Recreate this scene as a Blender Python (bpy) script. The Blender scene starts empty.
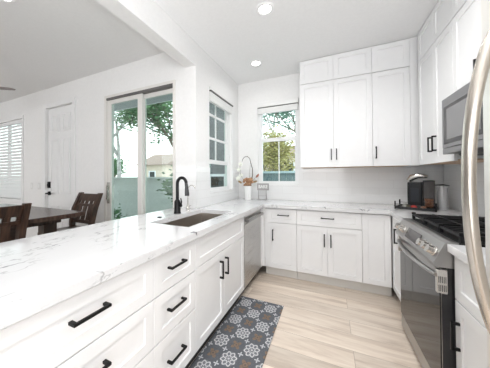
import bpy, bmesh, math, random
from mathutils import Vector, Matrix
random.seed(7)
C = bpy.context.scene.collection
PI = math.pi

# ------------------------------------------------------------------ camera
F_PX = 221.335
yaw, pitch, roll = -0.4442, 0.0128, -0.0043
fwd = Vector((math.sin(yaw)*math.cos(pitch), math.cos(yaw)*math.cos(pitch), math.sin(pitch)))
r0 = Vector((math.cos(yaw), -math.sin(yaw), 0)); u0 = r0.cross(fwd)
rr = math.cos(roll)*r0 + math.sin(roll)*u0
uu = -math.sin(roll)*r0 + math.cos(roll)*u0
cd = bpy.data.cameras.new('camera')
cam = bpy.data.objects.new('camera', cd); C.objects.link(cam)
M = Matrix(((rr.x, uu.x, -fwd.x), (rr.y, uu.y, -fwd.y), (rr.z, uu.z, -fwd.z))).to_4x4()
M.translation = Vector((0.8015, -2.8149, 1.2693))
cam.matrix_world = M
cd.sensor_width = 36; cd.lens = F_PX/490*36
cd.shift_x = 20.625/490; cd.shift_y = -9.99/490
cd.clip_start = 0.05; cd.clip_end = 200
bpy.context.scene.camera = cam

# ------------------------------------------------------------------ world, lights, exposure
sc = bpy.context.scene
sc.view_settings.view_transform = 'Standard'
sc.view_settings.look = 'None'
sc.view_settings.gamma = 1
sc.view_settings.use_curve_mapping = False
sc.view_settings.exposure = 0.62
w = bpy.data.worlds.new('world'); sc.world = w; w.use_nodes = True
nt = w.node_tree; nt.nodes.clear()
tc = nt.nodes.new('ShaderNodeTexCoord'); sp = nt.nodes.new('ShaderNodeSeparateXYZ')
cr = nt.nodes.new('ShaderNodeValToRGB'); bg = nt.nodes.new('ShaderNodeBackground'); wo = nt.nodes.new('ShaderNodeOutputWorld')
nt.links.new(tc.outputs['Generated'], sp.inputs[0]); nt.links.new(sp.outputs['Z'], cr.inputs[0])
cr.color_ramp.elements[0].position = 0.0; cr.color_ramp.elements[0].color = (1, 1, 1, 1)
cr.color_ramp.elements[1].position = 0.9; cr.color_ramp.elements[1].color = (0.74, 0.85, 1, 1)
nt.links.new(cr.outputs[0], bg.inputs[0]); bg.inputs[1].default_value = 2.0
nt.links.new(bg.outputs[0], wo.inputs[0])

def area(name, loc, target, sx, sy, power, col=(1, 1, 1)):
    l = bpy.data.lights.new(name, 'AREA'); l.shape = 'RECTANGLE'; l.size = sx; l.size_y = sy
    l.energy = power; l.color = col
    o = bpy.data.objects.new(name, l); C.objects.link(o); o.location = loc
    o.rotation_euler = (Vector(target)-Vector(loc)).to_track_quat('-Z', 'Y').to_euler()
    return o
area('rear_fill_light', (0.9, -5.9, 1.5), (0.6, 0, 1.3), 2.0, 2.0, 16, (0.96, 0.98, 1))  # added fill behind the camera, aimed at the back run
area('side_fill_light', (1.9, -3.75, 1.45), (0.0, -1.7, 0.6), 1.3, 1.7, 14, (0.96, 0.98, 1)).data.spread = 2.0  # added fill for the peninsula fronts; no window on this wall
area('upward_fill_light', (0.6, -3.4, 1.6), (0.6, -3.1, 2.8), 1.2, 1.2, 28, (0.96, 0.98, 1))  # added lamp pointing up to brighten the ceiling
area('dining_fill_light', (-4.6, -5.9, 1.5), (-4.9, 0, 1.4), 2.4, 1.8, 22, (0.96, 0.98, 1)).data.spread = 1.9  # added fill that lifts the dining wall

# ------------------------------------------------------------------ materials
MATS = {}
def mat(name, col, rough=0.5, metal=0.0, spec=0.5, coat=0.0):
    if name in MATS: return MATS[name]
    m = bpy.data.materials.new(name); m.use_nodes = True
    b = m.node_tree.nodes['Principled BSDF']
    b.inputs['Base Color'].default_value = (*col, 1)
    b.inputs['Roughness'].default_value = rough
    b.inputs['Metallic'].default_value = metal
    b.inputs['Specular IOR Level'].default_value = spec
    b.inputs['Coat Weight'].default_value = coat
    MATS[name] = m
    return m
def nodes(m): return m.node_tree.nodes, m.node_tree.links, m.node_tree.nodes['Principled BSDF']
def add_noise_color(m, c1, c2, scale=5, detail=4, stretch=(1, 1, 1), lo=0.35, hi=0.65, bump=0.0):
    n, l, b = nodes(m)
    t = n.new('ShaderNodeTexCoord'); mp = n.new('ShaderNodeMapping'); mp.inputs['Scale'].default_value = stretch
    ns = n.new('ShaderNodeTexNoise'); ns.inputs['Scale'].default_value = scale; ns.inputs['Detail'].default_value = detail
    r = n.new('ShaderNodeValToRGB')
    r.color_ramp.elements[0].position = lo; r.color_ramp.elements[0].color = (*c1, 1)
    r.color_ramp.elements[1].position = hi; r.color_ramp.elements[1].color = (*c2, 1)
    l.new(t.outputs['Object'], mp.inputs[0]); l.new(mp.outputs[0], ns.inputs['Vector'])
    l.new(ns.outputs[0], r.inputs[0]); l.new(r.outputs[0], b.inputs['Base Color'])
    if bump:
        bp = n.new('ShaderNodeBump'); bp.inputs['Strength'].default_value = bump; bp.inputs['Distance'].default_value = 0.01
        l.new(ns.outputs[0], bp.inputs['Height']); l.new(bp.outputs[0], b.inputs['Normal'])
    return m

white_wall = mat('wall_paint', (0.83, 0.825, 0.82), 0.7)
add_noise_color(white_wall, (0.82, 0.815, 0.81), (0.84, 0.835, 0.83), 30, 3)
ceil_m = mat('ceiling_paint', (0.80, 0.80, 0.80), 0.8)
add_noise_color(ceil_m, (0.84, 0.84, 0.84), (0.86, 0.86, 0.86), 40, 3)
cab_m = mat('cabinet_paint', (0.84, 0.84, 0.845), 0.35)
add_noise_color(cab_m, (0.835, 0.835, 0.84), (0.845, 0.845, 0.85), 12, 2)
trim_m = mat('trim_paint', (0.83, 0.83, 0.83), 0.4)
toe_shaded = mat('shaded_toe_kick', (0.05, 0.048, 0.045), 0.5)  # black shadow of the peninsula recess, put into the toe kick colour
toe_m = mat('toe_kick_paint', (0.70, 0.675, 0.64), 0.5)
black_m = mat('black_metal', (0.012, 0.012, 0.013), 0.38, 0.6)
black_plastic = mat('black_plastic', (0.018, 0.018, 0.02), 0.3)
iron_m = mat('cast_iron', (0.010, 0.010, 0.011), 0.55, 0.0, 0.3)
wood_under = mat('raw_wood_edge', (0.62, 0.44, 0.30), 0.6)
add_noise_color(wood_under, (0.58, 0.40, 0.26), (0.68, 0.50, 0.36), 6, 4, (1, 12, 1))
chrome_m = mat('brushed_nickel', (0.62, 0.60, 0.57), 0.25, 1.0)
steel_m = mat('stainless_steel', (0.50, 0.49, 0.475), 0.28, 1.0)
n, l, b = nodes(steel_m)
t = n.new('ShaderNodeTexCoord'); mp = n.new('ShaderNodeMapping'); mp.inputs['Scale'].default_value = (2, 2, 300)
ns = n.new('ShaderNodeTexNoise'); ns.inputs['Scale'].default_value = 1.0; ns.inputs['Detail'].default_value = 2
mr = n.new('ShaderNodeMapRange'); mr.inputs['To Min'].default_value = 0.2; mr.inputs['To Max'].default_value = 0.38
l.new(t.outputs['Object'], mp.inputs[0]); l.new(mp.outputs[0], ns.inputs['Vector']); l.new(ns.outputs[0], mr.inputs[0]); l.new(mr.outputs[0], b.inputs['Roughness'])
sink_m = mat('sink_steel', (0.52, 0.48, 0.44), 0.30, 1.0)
fridge_handle_m = mat('warm_brushed_steel', (0.60, 0.555, 0.50), 0.24, 1.0)
oven_glass = mat('black_oven_glass', (0.012, 0.0115, 0.0115), 0.04, 0.0, 0.4, 0.0)
range_steel = mat('range_steel', (0.42, 0.415, 0.41), 0.3, 1.0)
dark_glass = mat('microwave_glass', (0.018, 0.018, 0.02), 0.12, 0.0, 0.4)
mw_steel = mat('microwave_steel', (0.27, 0.27, 0.275), 0.33, 1.0)
dw_dark = mat('dark_wood', (0.06, 0.032, 0.02), 0.33)
add_noise_color(dw_dark, (0.022, 0.012, 0.009), (0.085, 0.044, 0.028), 5, 6, (14, 2, 1.5), 0.3, 0.75)
table_m = mat('dark_table_wood', (0.06, 0.032, 0.02), 0.22)
add_noise_color(table_m, (0.035, 0.02, 0.016), (0.10, 0.06, 0.045), 4, 6, (1.5, 14, 2), 0.3, 0.75)
shade_m = mat('shade_fabric', (0.80, 0.80, 0.79), 0.85)
add_noise_color(shade_m, (0.77, 0.77, 0.76), (0.82, 0.82, 0.81), 3, 2, (1, 1, 60))
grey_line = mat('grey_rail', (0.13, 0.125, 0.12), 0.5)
vinyl_m = mat('vinyl_frame', (0.82, 0.82, 0.82), 0.35)
slider_m = mat('slider_frame', (0.74, 0.72, 0.69), 0.4)
pot_m = mat('white_ceramic', (0.85, 0.85, 0.84), 0.2)
bark_m = mat('bark_mulch', (0.42, 0.22, 0.12), 0.8)
add_noise_color(bark_m, (0.22, 0.10, 0.05), (0.62, 0.38, 0.22), 60, 4, bump=0.6)
stem_m = mat('plant_stem', (0.06, 0.045, 0.035), 0.6)
petal_m = mat('orchid_petal', (0.82, 0.84, 0.76), 0.6)
leaf_red = mat('reddish_leaf', (0.35, 0.13, 0.08), 0.6)
leaf_in = mat('orchid_leaf', (0.25, 0.17, 0.08), 0.5)

def glass_mat(name, tint, refl=0.10):
    m = bpy.data.materials.new(name); m.use_nodes = True
    n = m.node_tree.nodes; l = m.node_tree.links; n.clear()
    o = n.new('ShaderNodeOutputMaterial'); mx = n.new('ShaderNodeMixShader'); tr = n.new('ShaderNodeBsdfTransparent'); g = n.new('ShaderNodeBsdfGlossy')
    lw = n.new('ShaderNodeLayerWeight'); lw.inputs[0].default_value = 0.5
    pw_ = n.new('ShaderNodeMath'); pw_.operation = 'POWER'; pw_.inputs[1].default_value = 4.0; l.new(lw.outputs['Facing'], pw_.inputs[0])
    fr = n.new('ShaderNodeMath'); fr.operation = 'MULTIPLY_ADD'; fr.inputs[1].default_value = 0.45; fr.inputs[2].default_value = 0.03; l.new(pw_.outputs[0], fr.inputs[0])
    tr.inputs[0].default_value = (*tint, 1); g.inputs['Roughness'].default_value = 0.0; g.inputs[0].default_value = (0.9, 0.95, 0.93, 1)
    l.new(fr.outputs[0], mx.inputs[0]); l.new(tr.outputs[0], mx.inputs[1]); l.new(g.outputs[0], mx.inputs[2]); l.new(mx.outputs[0], o.inputs[0])
    return m
glass_m = glass_mat('window_glass', (0.90, 0.96, 0.94))
slider_glass = glass_mat('slider_glass', (0.86, 0.93, 0.91))
canister_glass = glass_mat('canister_glass', (0.72, 0.70, 0.70))

def emit(name, col, s):
    m = bpy.data.materials.new(name); m.use_nodes = True
    b = m.node_tree.nodes['Principled BSDF']; b.inputs['Base Color'].default_value = (*col, 1)
    b.inputs['Emission Color'].default_value = (*col, 1); b.inputs['Emission Strength'].default_value = s
    return m
lamp_m = emit('downlight_lens', (1, 0.98, 0.94), 6)

# marble
marble_m = mat('marble_quartz', (0.86, 0.86, 0.86), 0.12, coat=0.2)
n, l, b = nodes(marble_m)
t = n.new('ShaderNodeTexCoord')
def ridge(scale, width, seed, rot, stretch):
    mp = n.new('ShaderNodeMapping'); mp.inputs['Scale'].default_value = stretch; mp.inputs['Location'].default_value = (seed, seed*.7, 0); mp.inputs['Rotation'].default_value = (0, 0, rot)
    l.new(t.outputs['Object'], mp.inputs[0])
    ns = n.new('ShaderNodeTexNoise'); ns.inputs['Scale'].default_value = scale; ns.inputs['Detail'].default_value = 6; ns.inputs['Roughness'].default_value = 0.6
    l.new(mp.outputs[0], ns.inputs['Vector'])
    s = n.new('ShaderNodeMath'); s.operation = 'SUBTRACT'; s.inputs[1].default_value = 0.5; l.new(ns.outputs[0], s.inputs[0])
    a = n.new('ShaderNodeMath'); a.operation = 'ABSOLUTE'; l.new(s.outputs[0], a.inputs[0])
    m2 = n.new('ShaderNodeMapRange'); m2.inputs['From Min'].default_value = 0; m2.inputs['From Max'].default_value = width
    m2.inputs['To Min'].default_value = 1; m2.inputs['To Max'].default_value = 0; l.new(a.outputs[0], m2.inputs[0])
    # broken up by a broad mask
    k = n.new('ShaderNodeTexNoise'); k.inputs['Scale'].default_value = 2.6; k.inputs['Detail'].default_value = 3
    mp2 = n.new('ShaderNodeMapping'); mp2.inputs['Location'].default_value = (seed*2+3, 1.3*seed, 0); l.new(t.outputs['Object'], mp2.inputs[0]); l.new(mp2.outputs[0], k.inputs['Vector'])
    m3 = n.new('ShaderNodeMapRange'); m3.inputs['From Min'].default_value = 0.47; m3.inputs['From Max'].default_value = 0.60; l.new(k.outputs[0], m3.inputs[0])
    mu = n.new('ShaderNodeMath'); mu.operation = 'MULTIPLY'; l.new(m2.outputs[0], mu.inputs[0]); l.new(m3.outputs[0], mu.inputs[1])
    return mu
v1 = ridge(2.2, 0.010, 3.1, 0.25, (1, 0.55, 1)); v2 = ridge(5.0, 0.012, 8.4, 0.6, (1, 0.45, 1))
mx = n.new('ShaderNodeMath'); mx.operation = 'MAXIMUM'; l.new(v1.outputs[0], mx.inputs[0]); l.new(v2.outputs[0], mx.inputs[1])
mm = n.new('ShaderNodeMath'); mm.operation = 'MULTIPLY'; mm.inputs[1].default_value = 0.8; l.new(mx.outputs[0], mm.inputs[0])
cm = n.new('ShaderNodeMixRGB'); cm.inputs[1].default_value = (0.755, 0.755, 0.765, 1); cm.inputs[2].default_value = (0.22, 0.22, 0.23, 1)
l.new(mm.outputs[0], cm.inputs[0])
cl = n.new('ShaderNodeTexNoise'); cl.inputs['Scale'].default_value = 2; cl.inputs['Detail'].default_value = 5; l.new(t.outputs['Object'], cl.inputs['Vector'])
cl2 = n.new('ShaderNodeMapRange'); cl2.inputs['From Min'].default_value = .3; cl2.inputs['From Max'].default_value = .7; cl2.inputs['To Min'].default_value = .93; cl2.inputs['To Max'].default_value = 1; l.new(cl.outputs[0], cl2.inputs[0])
cm2 = n.new('ShaderNodeMixRGB'); cm2.blend_type = 'MULTIPLY'; cm2.inputs[0].default_value = 1; l.new(cm.outputs[0], cm2.inputs[1]); l.new(cl2.outputs[0], cm2.inputs[2])
l.new(cm2.outputs[0], b.inputs['Base Color'])

# oak planks
oak_m = mat('oak_planks', (0.6, 0.5, 0.4), 0.32)
n, l, b = nodes(oak_m)
t = n.new('ShaderNodeTexCoord')
bk = n.new('ShaderNodeTexBrick'); bk.inputs['Scale'].default_value = 1
bk.offset = 0.37; bk.inputs['Brick Width'].default_value = 1.5; bk.inputs['Row Height'].default_value = 0.19; bk.inputs['Mortar Size'].default_value = 0.0012
bk.inputs['Mortar Smooth'].default_value = 0.3; bk.inputs['Bias'].default_value = 0
bk.inputs['Color1'].default_value = (0, 0, 0, 1); bk.inputs['Color2'].default_value = (1, 1, 1, 1); bk.inputs['Mortar'].default_value = (0.5, 0.5, 0.5, 1)
l.new(t.outputs['Object'], bk.inputs['Vector'])
mp = n.new('ShaderNodeMapping'); mp.inputs['Scale'].default_value = (0.8, 7, 1); l.new(t.outputs['Object'], mp.inputs[0])
off = n.new('ShaderNodeVectorMath'); off.operation = 'MULTIPLY_ADD'; off.inputs[1].default_value = (9, 5, 7); l.new(bk.outputs['Color'], off.inputs[0]); l.new(mp.outputs[0], off.inputs[2])
ns = n.new('ShaderNodeTexNoise'); ns.inputs['Scale'].default_value = 2.2; ns.inputs['Detail'].default_value = 7; ns.inputs['Roughness'].default_value = 0.62; ns.inputs['Distortion'].default_value = 0.5
l.new(off.outputs[0], ns.inputs['Vector'])
r = n.new('ShaderNodeValToRGB'); e = r.color_ramp.elements
e[0].position = 0.28; e[0].color = (0.53, 0.425, 0.345, 1); e[1].position = 0.72; e[1].color = (0.86, 0.77, 0.67, 1)
x = r.color_ramp.elements.new(0.5); x.color = (0.73, 0.625, 0.525, 1)
l.new(ns.outputs[0], r.inputs[0])
tone = n.new('ShaderNodeMapRange'); tone.inputs['To Min'].default_value = 0.80; tone.inputs['To Max'].default_value = 1.02; l.new(bk.outputs['Color'], tone.inputs[0])
m1 = n.new('ShaderNodeMixRGB'); m1.blend_type = 'MULTIPLY'; m1.inputs[0].default_value = 1; l.new(r.outputs[0], m1.inputs[1]); l.new(tone.outputs[0], m1.inputs[2])
m2 = n.new('ShaderNodeMixRGB'); m2.inputs[2].default_value = (0.25, 0.18, 0.13, 1); l.new(bk.outputs['Fac'], m2.inputs[0]); l.new(m1.outputs[0], m2.inputs[1])
l.new(m2.outputs[0], b.inputs['Base Color'])

def tile_mat(name, axis):
    m = mat(name, (0.84, 0.84, 0.84), 0.12)
    n, l, b = nodes(m)
    t = n.new('ShaderNodeTexCoord'); s = n.new('ShaderNodeSeparateXYZ'); c = n.new('ShaderNodeCombineXYZ')
    l.new(t.outputs['Object'], s.inputs[0]); l.new(s.outputs[axis], c.inputs[0]); l.new(s.outputs[2], c.inputs[1])
    bk = n.new('ShaderNodeTexBrick'); bk.inputs['Scale'].default_value = 1
    bk.inputs['Brick Width'].default_value = 0.305; bk.inputs['Row Height'].default_value = 0.1017; bk.inputs['Mortar Size'].default_value = 0.0018; bk.inputs['Mortar Smooth'].default_value = 0.4
    bk.inputs['Color1'].default_value = (0.83, 0.83, 0.83, 1); bk.inputs['Color2'].default_value = (0.80, 0.80, 0.80, 1); bk.inputs['Mortar'].default_value = (0.75, 0.745, 0.74, 1)
    l.new(c.outputs[0], bk.inputs['Vector']); l.new(bk.outputs['Color'], b.inputs['Base Color'])
    bp = n.new('ShaderNodeBump'); bp.inputs['Strength'].default_value = 0.5; bp.inputs['Distance'].default_value = 0.002; bp.invert = True
    l.new(bk.outputs['Fac'], bp.inputs['Height']); l.new(bp.outputs[0], b.inputs['Normal'])
    return m
tile_x = tile_mat('white_subway_tile_back', 0); tile_y = tile_mat('white_subway_tile_side', 1)

# patterned rug: medallions on a checkerboard lattice
rug_m = mat('rug_pattern', (0.2, 0.2, 0.22), 0.85)
n, l, b = nodes(rug_m)
class E_:
    def __init__(s, v): s.v = v
def _m(op, *a):
    q = n.new('ShaderNodeMath'); q.operation = op
    for i, k in enumerate(a):
        if isinstance(k, E_): l.new(k.v, q.inputs[i])
        else: q.inputs[i].default_value = k
    return E_(q.outputs[0])
t = n.new('ShaderNodeTexCoord'); s = n.new('ShaderNodeSeparateXYZ'); l.new(t.outputs['Object'], s.inputs[0])
U = _m('DIVIDE', E_(s.outputs[0]), 0.122); V = _m('DIVIDE', E_(s.outputs[1]), 0.139)
def cell(U, V):
    iu = _m('ROUND', U); iv = _m('ROUND', V)
    fu = _m('SUBTRACT', U, iu); fv = _m('SUBTRACT', V, iv)
    par = _m('ABSOLUTE', _m('MODULO', _m('ADD', iu, iv), 2.0))
    rad = _m('SQRT', _m('ADD', _m('MULTIPLY', fu, fu), _m('MULTIPLY', fv, fv)))
    th = _m('ARCTAN2', fv, fu)
    return fu, fv, par, rad, th
fu, fv, par, rad, th = cell(U, V)
def band(x, c, wd): return _m('LESS_THAN', _m('ABSOLUTE', _m('SUBTRACT', x, c)), wd)
petal = _m('MULTIPLY', _m('COSINE', _m('MULTIPLY', th, 8.0)), 0.055)
ring1 = band(_m('ADD', rad, petal), 0.39, 0.038)
ring2 = band(_m('ADD', rad, _m('MULTIPLY', petal, -0.7)), 0.19, 0.035)
dot = _m('LESS_THAN', rad, 0.06)
spoke = _m('MULTIPLY', _m('GREATER_THAN', _m('COSINE', _m('MULTIPLY', th, 8.0)), 0.75), band(rad, 0.27, 0.05))
white = _m('MAXIMUM', _m('MAXIMUM', ring1, ring2), _m('MAXIMUM', dot, spoke))
even = _m('LESS_THAN', par, 0.5)
white = _m('MULTIPLY', white, even)
petal4 = _m('MULTIPLY', _m('COSINE', _m('MULTIPLY', th, 4.0)), 0.09)
brown = _m('MULTIPLY', _m('LESS_THAN', _m('ADD', rad, petal4), 0.25), _m('SUBTRACT', 1.0, even))
bdot = _m('MULTIPLY', _m('MAXIMUM', _m('LESS_THAN', rad, 0.05), band(rad, 0.16, 0.012)), _m('SUBTRACT', 1.0, even))
# small leaf motifs at the cell corners
cu, cv, cp, crad, cth = cell(_m('ADD', U, 0.5), _m('ADD', V, 0.5))
leafm = _m('LESS_THAN', _m('ADD', crad, _m('MULTIPLY', _m('COSINE', _m('MULTIPLY', _m('ADD', cth, 0.785), 4.0)), 0.07)), 0.10)
mid = _m('MULTIPLY', _m('LESS_THAN', rad, 0.47), even)
def mixc(fac, a, c):
    q = n.new('ShaderNodeMixRGB'); l.new(fac.v, q.inputs[0])
    if isinstance(a, tuple): q.inputs[1].default_value = (*a, 1)
    else: l.new(a, q.inputs[1])
    q.inputs[2].default_value = (*c, 1); return q.outputs[0]
col = mixc(mid, (0.10, 0.107, 0.122), (0.16, 0.168, 0.185))
col = mixc(leafm, col, (0.50, 0.51, 0.53))
col = mixc(brown, col, (0.20, 0.14, 0.10)); col = mixc(bdot, col, (0.10, 0.08, 0.07)); col = mixc(white, col, (0.56, 0.56, 0.57))
ns = n.new('ShaderNodeTexNoise'); ns.inputs['Scale'].default_value = 160; ns.inputs['Detail'].default_value = 3; l.new(t.outputs['Object'], ns.inputs['Vector'])
mr = n.new('ShaderNodeMapRange'); mr.inputs['To Min'].default_value = 0.6; mr.inputs['To Max'].default_value = 1.4; l.new(ns.outputs[0], mr.inputs[0])
q = n.new('ShaderNodeMixRGB'); q.blend_type = 'MULTIPLY'; q.inputs[0].default_value = 1; l.new(col, q.inputs[1]); l.new(mr.outputs[0], q.inputs[2]); l.new(q.outputs[0], b.inputs['Base Color'])

# outdoors
stucco_m = mat('patio_stucco', (0.50, 0.52, 0.50), 0.9); add_noise_color(stucco_m, (0.58, 0.61, 0.58), (0.66, 0.69, 0.66), 30, 5, bump=0.3)
concrete_m = mat('patio_concrete', (0.55, 0.54, 0.52), 0.9); add_noise_color(concrete_m, (0.50, 0.49, 0.47), (0.58, 0.57, 0.55), 6, 6)
house_pale = mat('pale_house_wall', (0.75, 0.62, 0.50), 0.9); add_noise_color(house_pale, (0.72, 0.60, 0.48), (0.78, 0.66, 0.54), 8, 4)
house_grey = mat('grey_siding', (0.25, 0.25, 0.25), 0.8); add_noise_color(house_grey, (0.09, 0.09, 0.095), (0.16, 0.16, 0.16), 3, 3, (1, 1, 30))
roof_m = mat('roof_tile', (0.35, 0.25, 0.2), 0.9)
soffit_m = mat('soffit', (0.45, 0.47, 0.48), 0.8)
fence_m = mat('blue_grey_fence', (0.16, 0.22, 0.22), 0.8); add_noise_color(fence_m, (0.12, 0.17, 0.175), (0.20, 0.26, 0.26), 4, 4, (20, 1, 1))
cap_m = mat('fence_cap', (0.42, 0.52, 0.52), 0.7)
pane_dark = mat('dark_pane', (0.03, 0.035, 0.035), 0.1)
grass_m = mat('yard_soil', (0.16, 0.17, 0.10), 1); add_noise_color(grass_m, (0.12, 0.13, 0.06), (0.24, 0.22, 0.14), 3, 5)
def foliage_mat(name, a, c):
    m = mat(name, a, 0.7); add_noise_color(m, a, c, 3.5, 5); return m
fol_green = foliage_mat('green_foliage', (0.04, 0.12, 0.05), (0.16, 0.28, 0.12))
fol_teal = foliage_mat('blue_green_foliage', (0.06, 0.17, 0.12), (0.20, 0.38, 0.28))
fol_yellow = foliage_mat('yellow_green_foliage', (0.28, 0.27, 0.08), (0.60, 0.52, 0.22))
trunk_pale = mat('pale_bark', (0.42, 0.40, 0.37), 0.9); add_noise_color(trunk_pale, (0.30, 0.28, 0.26), (0.55, 0.53, 0.5), 8, 5)
trunk_dark = mat('brown_bark', (0.20, 0.16, 0.12), 0.9); add_noise_color(trunk_dark, (0.14, 0.11, 0.08), (0.28, 0.22, 0.17), 10, 5)

# ------------------------------------------------------------------ mesh helpers
def NB(): return bmesh.new()
def box(bm, x0, x1, y0, y1, z0, z1, bev=0.0):
    r = bmesh.ops.create_cube(bm, size=1)
    vs = r['verts']
    for v in vs:
        v.co = Vector(((x0+x1)/2+v.co.x*(x1-x0), (y0+y1)/2+v.co.y*(y1-y0), (z0+z1)/2+v.co.z*(z1-z0)))
    if bev:
        es = list({e for v in vs for e in v.link_edges})
        bmesh.ops.bevel(bm, geom=es, offset=bev, segments=2, affect='EDGES', profile=0.5)
    return vs
def frame_axes(d):
    d = d.normalized(); a = Vector((0, 0, 1)) if abs(d.z) < .9 else Vector((1, 0, 0))
    u = d.cross(a).normalized(); return u, d.cross(u).normalized()
def tube(bm, pts, r, seg=8, caps=True, flat=1.0):
    pts = [Vector(p) for p in pts]; rs = r if isinstance(r, (list, tuple)) else [r]*len(pts)
    rings = []; u = None
    for i, p in enumerate(pts):
        d = (pts[min(i+1, len(pts)-1)]-pts[max(i-1, 0)]).normalized()
        if u is None: u, v = frame_axes(d)
        else:
            u = (u-d*u.dot(d)).normalized(); v = d.cross(u).normalized()
        rings.append([bm.verts.new(p+(u*math.cos(2*PI*k/seg)+v*flat*math.sin(2*PI*k/seg))*rs[i]) for k in range(seg)])
    for a, c in zip(rings, rings[1:]):
        for k in range(seg): bm.faces.new((a[k], a[(k+1) % seg], c[(k+1) % seg], c[k]))
    if caps: bm.faces.new(rings[0][::-1]); bm.faces.new(rings[-1])
def cyl(bm, p0, p1, r0, r1=None, seg=20): tube(bm, [p0, p1], [r0, r0 if r1 is None else r1], seg)
def lathe(bm, prof, c, seg=28):
    rings = [[bm.verts.new((c[0]+r*math.cos(2*PI*k/seg), c[1]+r*math.sin(2*PI*k/seg), c[2]+z)) for k in range(seg)] for r, z in prof]
    for a, d in zip(rings, rings[1:]):
        for k in range(seg): bm.faces.new((a[k], a[(k+1) % seg], d[(k+1) % seg], d[k]))
    bm.faces.new(rings[0][::-1]); bm.faces.new(rings[-1])
def prism(bm, poly, axis, a, c):
    """poly of 2-D points in the two other axes (in order), extruded along axis from a to c"""
    def P(q, t):
        return {0: (t, q[0], q[1]), 1: (q[0], t, q[1]), 2: (q[0], q[1], t)}[axis]
    A = [bm.verts.new(P(q, a)) for q in poly]; B = [bm.verts.new(P(q, c)) for q in poly]
    bm.faces.new(A); bm.faces.new(B[::-1])
    for i in range(len(poly)):
        j = (i+1) % len(poly); bm.faces.new((A[j], A[i], B[i], B[j]))
def slab(bm, xs, ys, inside, z0, z1):
    """rectilinear slab with holes"""
    V = {}
    def g(i, j, z):
        k = (i, j, z)
        if k not in V: V[k] = bm.verts.new((xs[i], ys[j], z))
        return V[k]
    cells = {(i, j) for i in range(len(xs)-1) for j in range(len(ys)-1) if inside((xs[i]+xs[i+1])/2, (ys[j]+ys[j+1])/2)}
    for i, j in cells:
        bm.faces.new((g(i, j, z1), g(i+1, j, z1), g(i+1, j+1, z1), g(i, j+1, z1)))
        bm.faces.new((g(i, j+1, z0), g(i+1, j+1, z0), g(i+1, j, z0), g(i, j, z0)))
        for (di, dj, a, c) in ((-1, 0, (i, j+1), (i, j)), (1, 0, (i+1, j), (i+1, j+1)), (0, -1, (i, j), (i+1, j)), (0, 1, (i+1, j+1), (i, j+1))):
            if (i+di, j+dj) not in cells:
                bm.faces.new((g(*a, z0), g(*c, z0), g(*c, z1), g(*a, z1)))
def shaker(bm, x0, x1, z0, z1, t=0.02, rail=0.055, rec=0.009, y=0.0):
    """framed panel front; face at y, thickness towards +y"""
    rx = min(rail, (x1-x0)*0.3); rz = min(rail, (z1-z0)*0.28)
    def R(a0, a1, b0, b1, yy): return [bm.verts.new(p) for p in ((a0, yy, b0), (a1, yy, b0), (a1, yy, b1), (a0, yy, b1))]
    c = 0.0015
    O = R(x0+c, x1-c, z0+c, z1-c, y); S = R(x0, x1, z0, z1, y+c); I = R(x0+rx, x1-rx, z0+rz, z1-rz, y)
    Q = R(x0+rx+.002, x1-rx-.002, z0+rz+.002, z1-rz-.002, y+rec); Bk = R(x0, x1, z0, z1, y+t)
    for A, D in ((O, I), (S, O), (I, Q), (Bk, S)):
        for k in range(4): bm.faces.new((A[k], A[(k+1) % 4], D[(k+1) % 4], D[k]))
    bm.faces.new(Q); bm.faces.new(Bk[::-1])
def bar_pull(bm, kind, c, zc, y=0.0, L=0.14):
    """square black bar pull; c,zc its centre on the face at y (protrudes to -y)"""
    h = L/2; s = 0.0055; out = 0.030
    if kind == 'v':
        box(bm, c-s, c+s, y-out-s, y-out+s, zc-h, zc+h, 0.0015)
        for q in (-1, 1): box(bm, c-s, c+s, y-out, y, zc+q*(h-0.007)-0.007, zc+q*(h-0.007)+0.007, 0.001)
    else:
        box(bm, c-h, c+h, y-out-s, y-out+s, zc-s, zc+s, 0.0015)
        for q in (-1, 1): box(bm, c+q*(h-0.007)-0.007, c+q*(h-0.007)+0.007, y-out, y, zc-s, zc+s, 0.001)

def finish(bm, name, m, smooth=False):
    bmesh.ops.recalc_face_normals(bm, faces=bm.faces)
    me = bpy.data.meshes.new(name); bm.to_mesh(me); bm.free()
    if m: me.materials.append(m)
    if smooth:
        me.polygons.foreach_set('use_smooth', [True]*len(me.polygons))
        try: me.set_sharp_from_angle(angle=math.radians(40))
        except Exception: pass
    return me
def part(name, bm, m, parent, smooth=False, label=None):
    """mesh in the local frame of its top-level thing"""
    o = bpy.data.objects.new(name, finish(bm, name, m, smooth)); C.objects.link(o); o.parent = parent
    if label: o['label'] = label
    return o
def thing(name, label, cat, loc=(0, 0, 0), rotz=0, group=None):
    o = bpy.data.objects.new(name, None); C.objects.link(o); o.empty_display_size = 0.1
    o.location = loc; o.rotation_euler = (0, 0, rotz); o['label'] = label; o['category'] = cat
    if group: o['group'] = group
    return o
def solo(name, bm, m, label=None, cat=None, group=None, kind=None, smooth=False):
    """a top-level thing that is one mesh; origin moved to its base"""
    bmesh.ops.recalc_face_normals(bm, faces=bm.faces)
    xs = [v.co.x for v in bm.verts]; ys = [v.co.y for v in bm.verts]; zs = [v.co.z for v in bm.verts]
    o_ = Vector(((min(xs)+max(xs))/2, (min(ys)+max(ys))/2, min(zs)))
    if kind != 'structure': bmesh.ops.translate(bm, verts=bm.verts, vec=-o_)
    o = bpy.data.objects.new(name, finish(bm, name, m, smooth)); C.objects.link(o)
    if kind != 'structure': o.location = o_
    if label: o['label'] = label
    if cat: o['category'] = cat
    if group: o['group'] = group
    if kind: o['kind'] = kind
    return o
def struct_root(name, label, cat, loc=(0, 0, 0), rotz=0):
    o = thing(name, label, cat, loc, rotz); o['kind'] = 'structure'; return o
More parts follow.
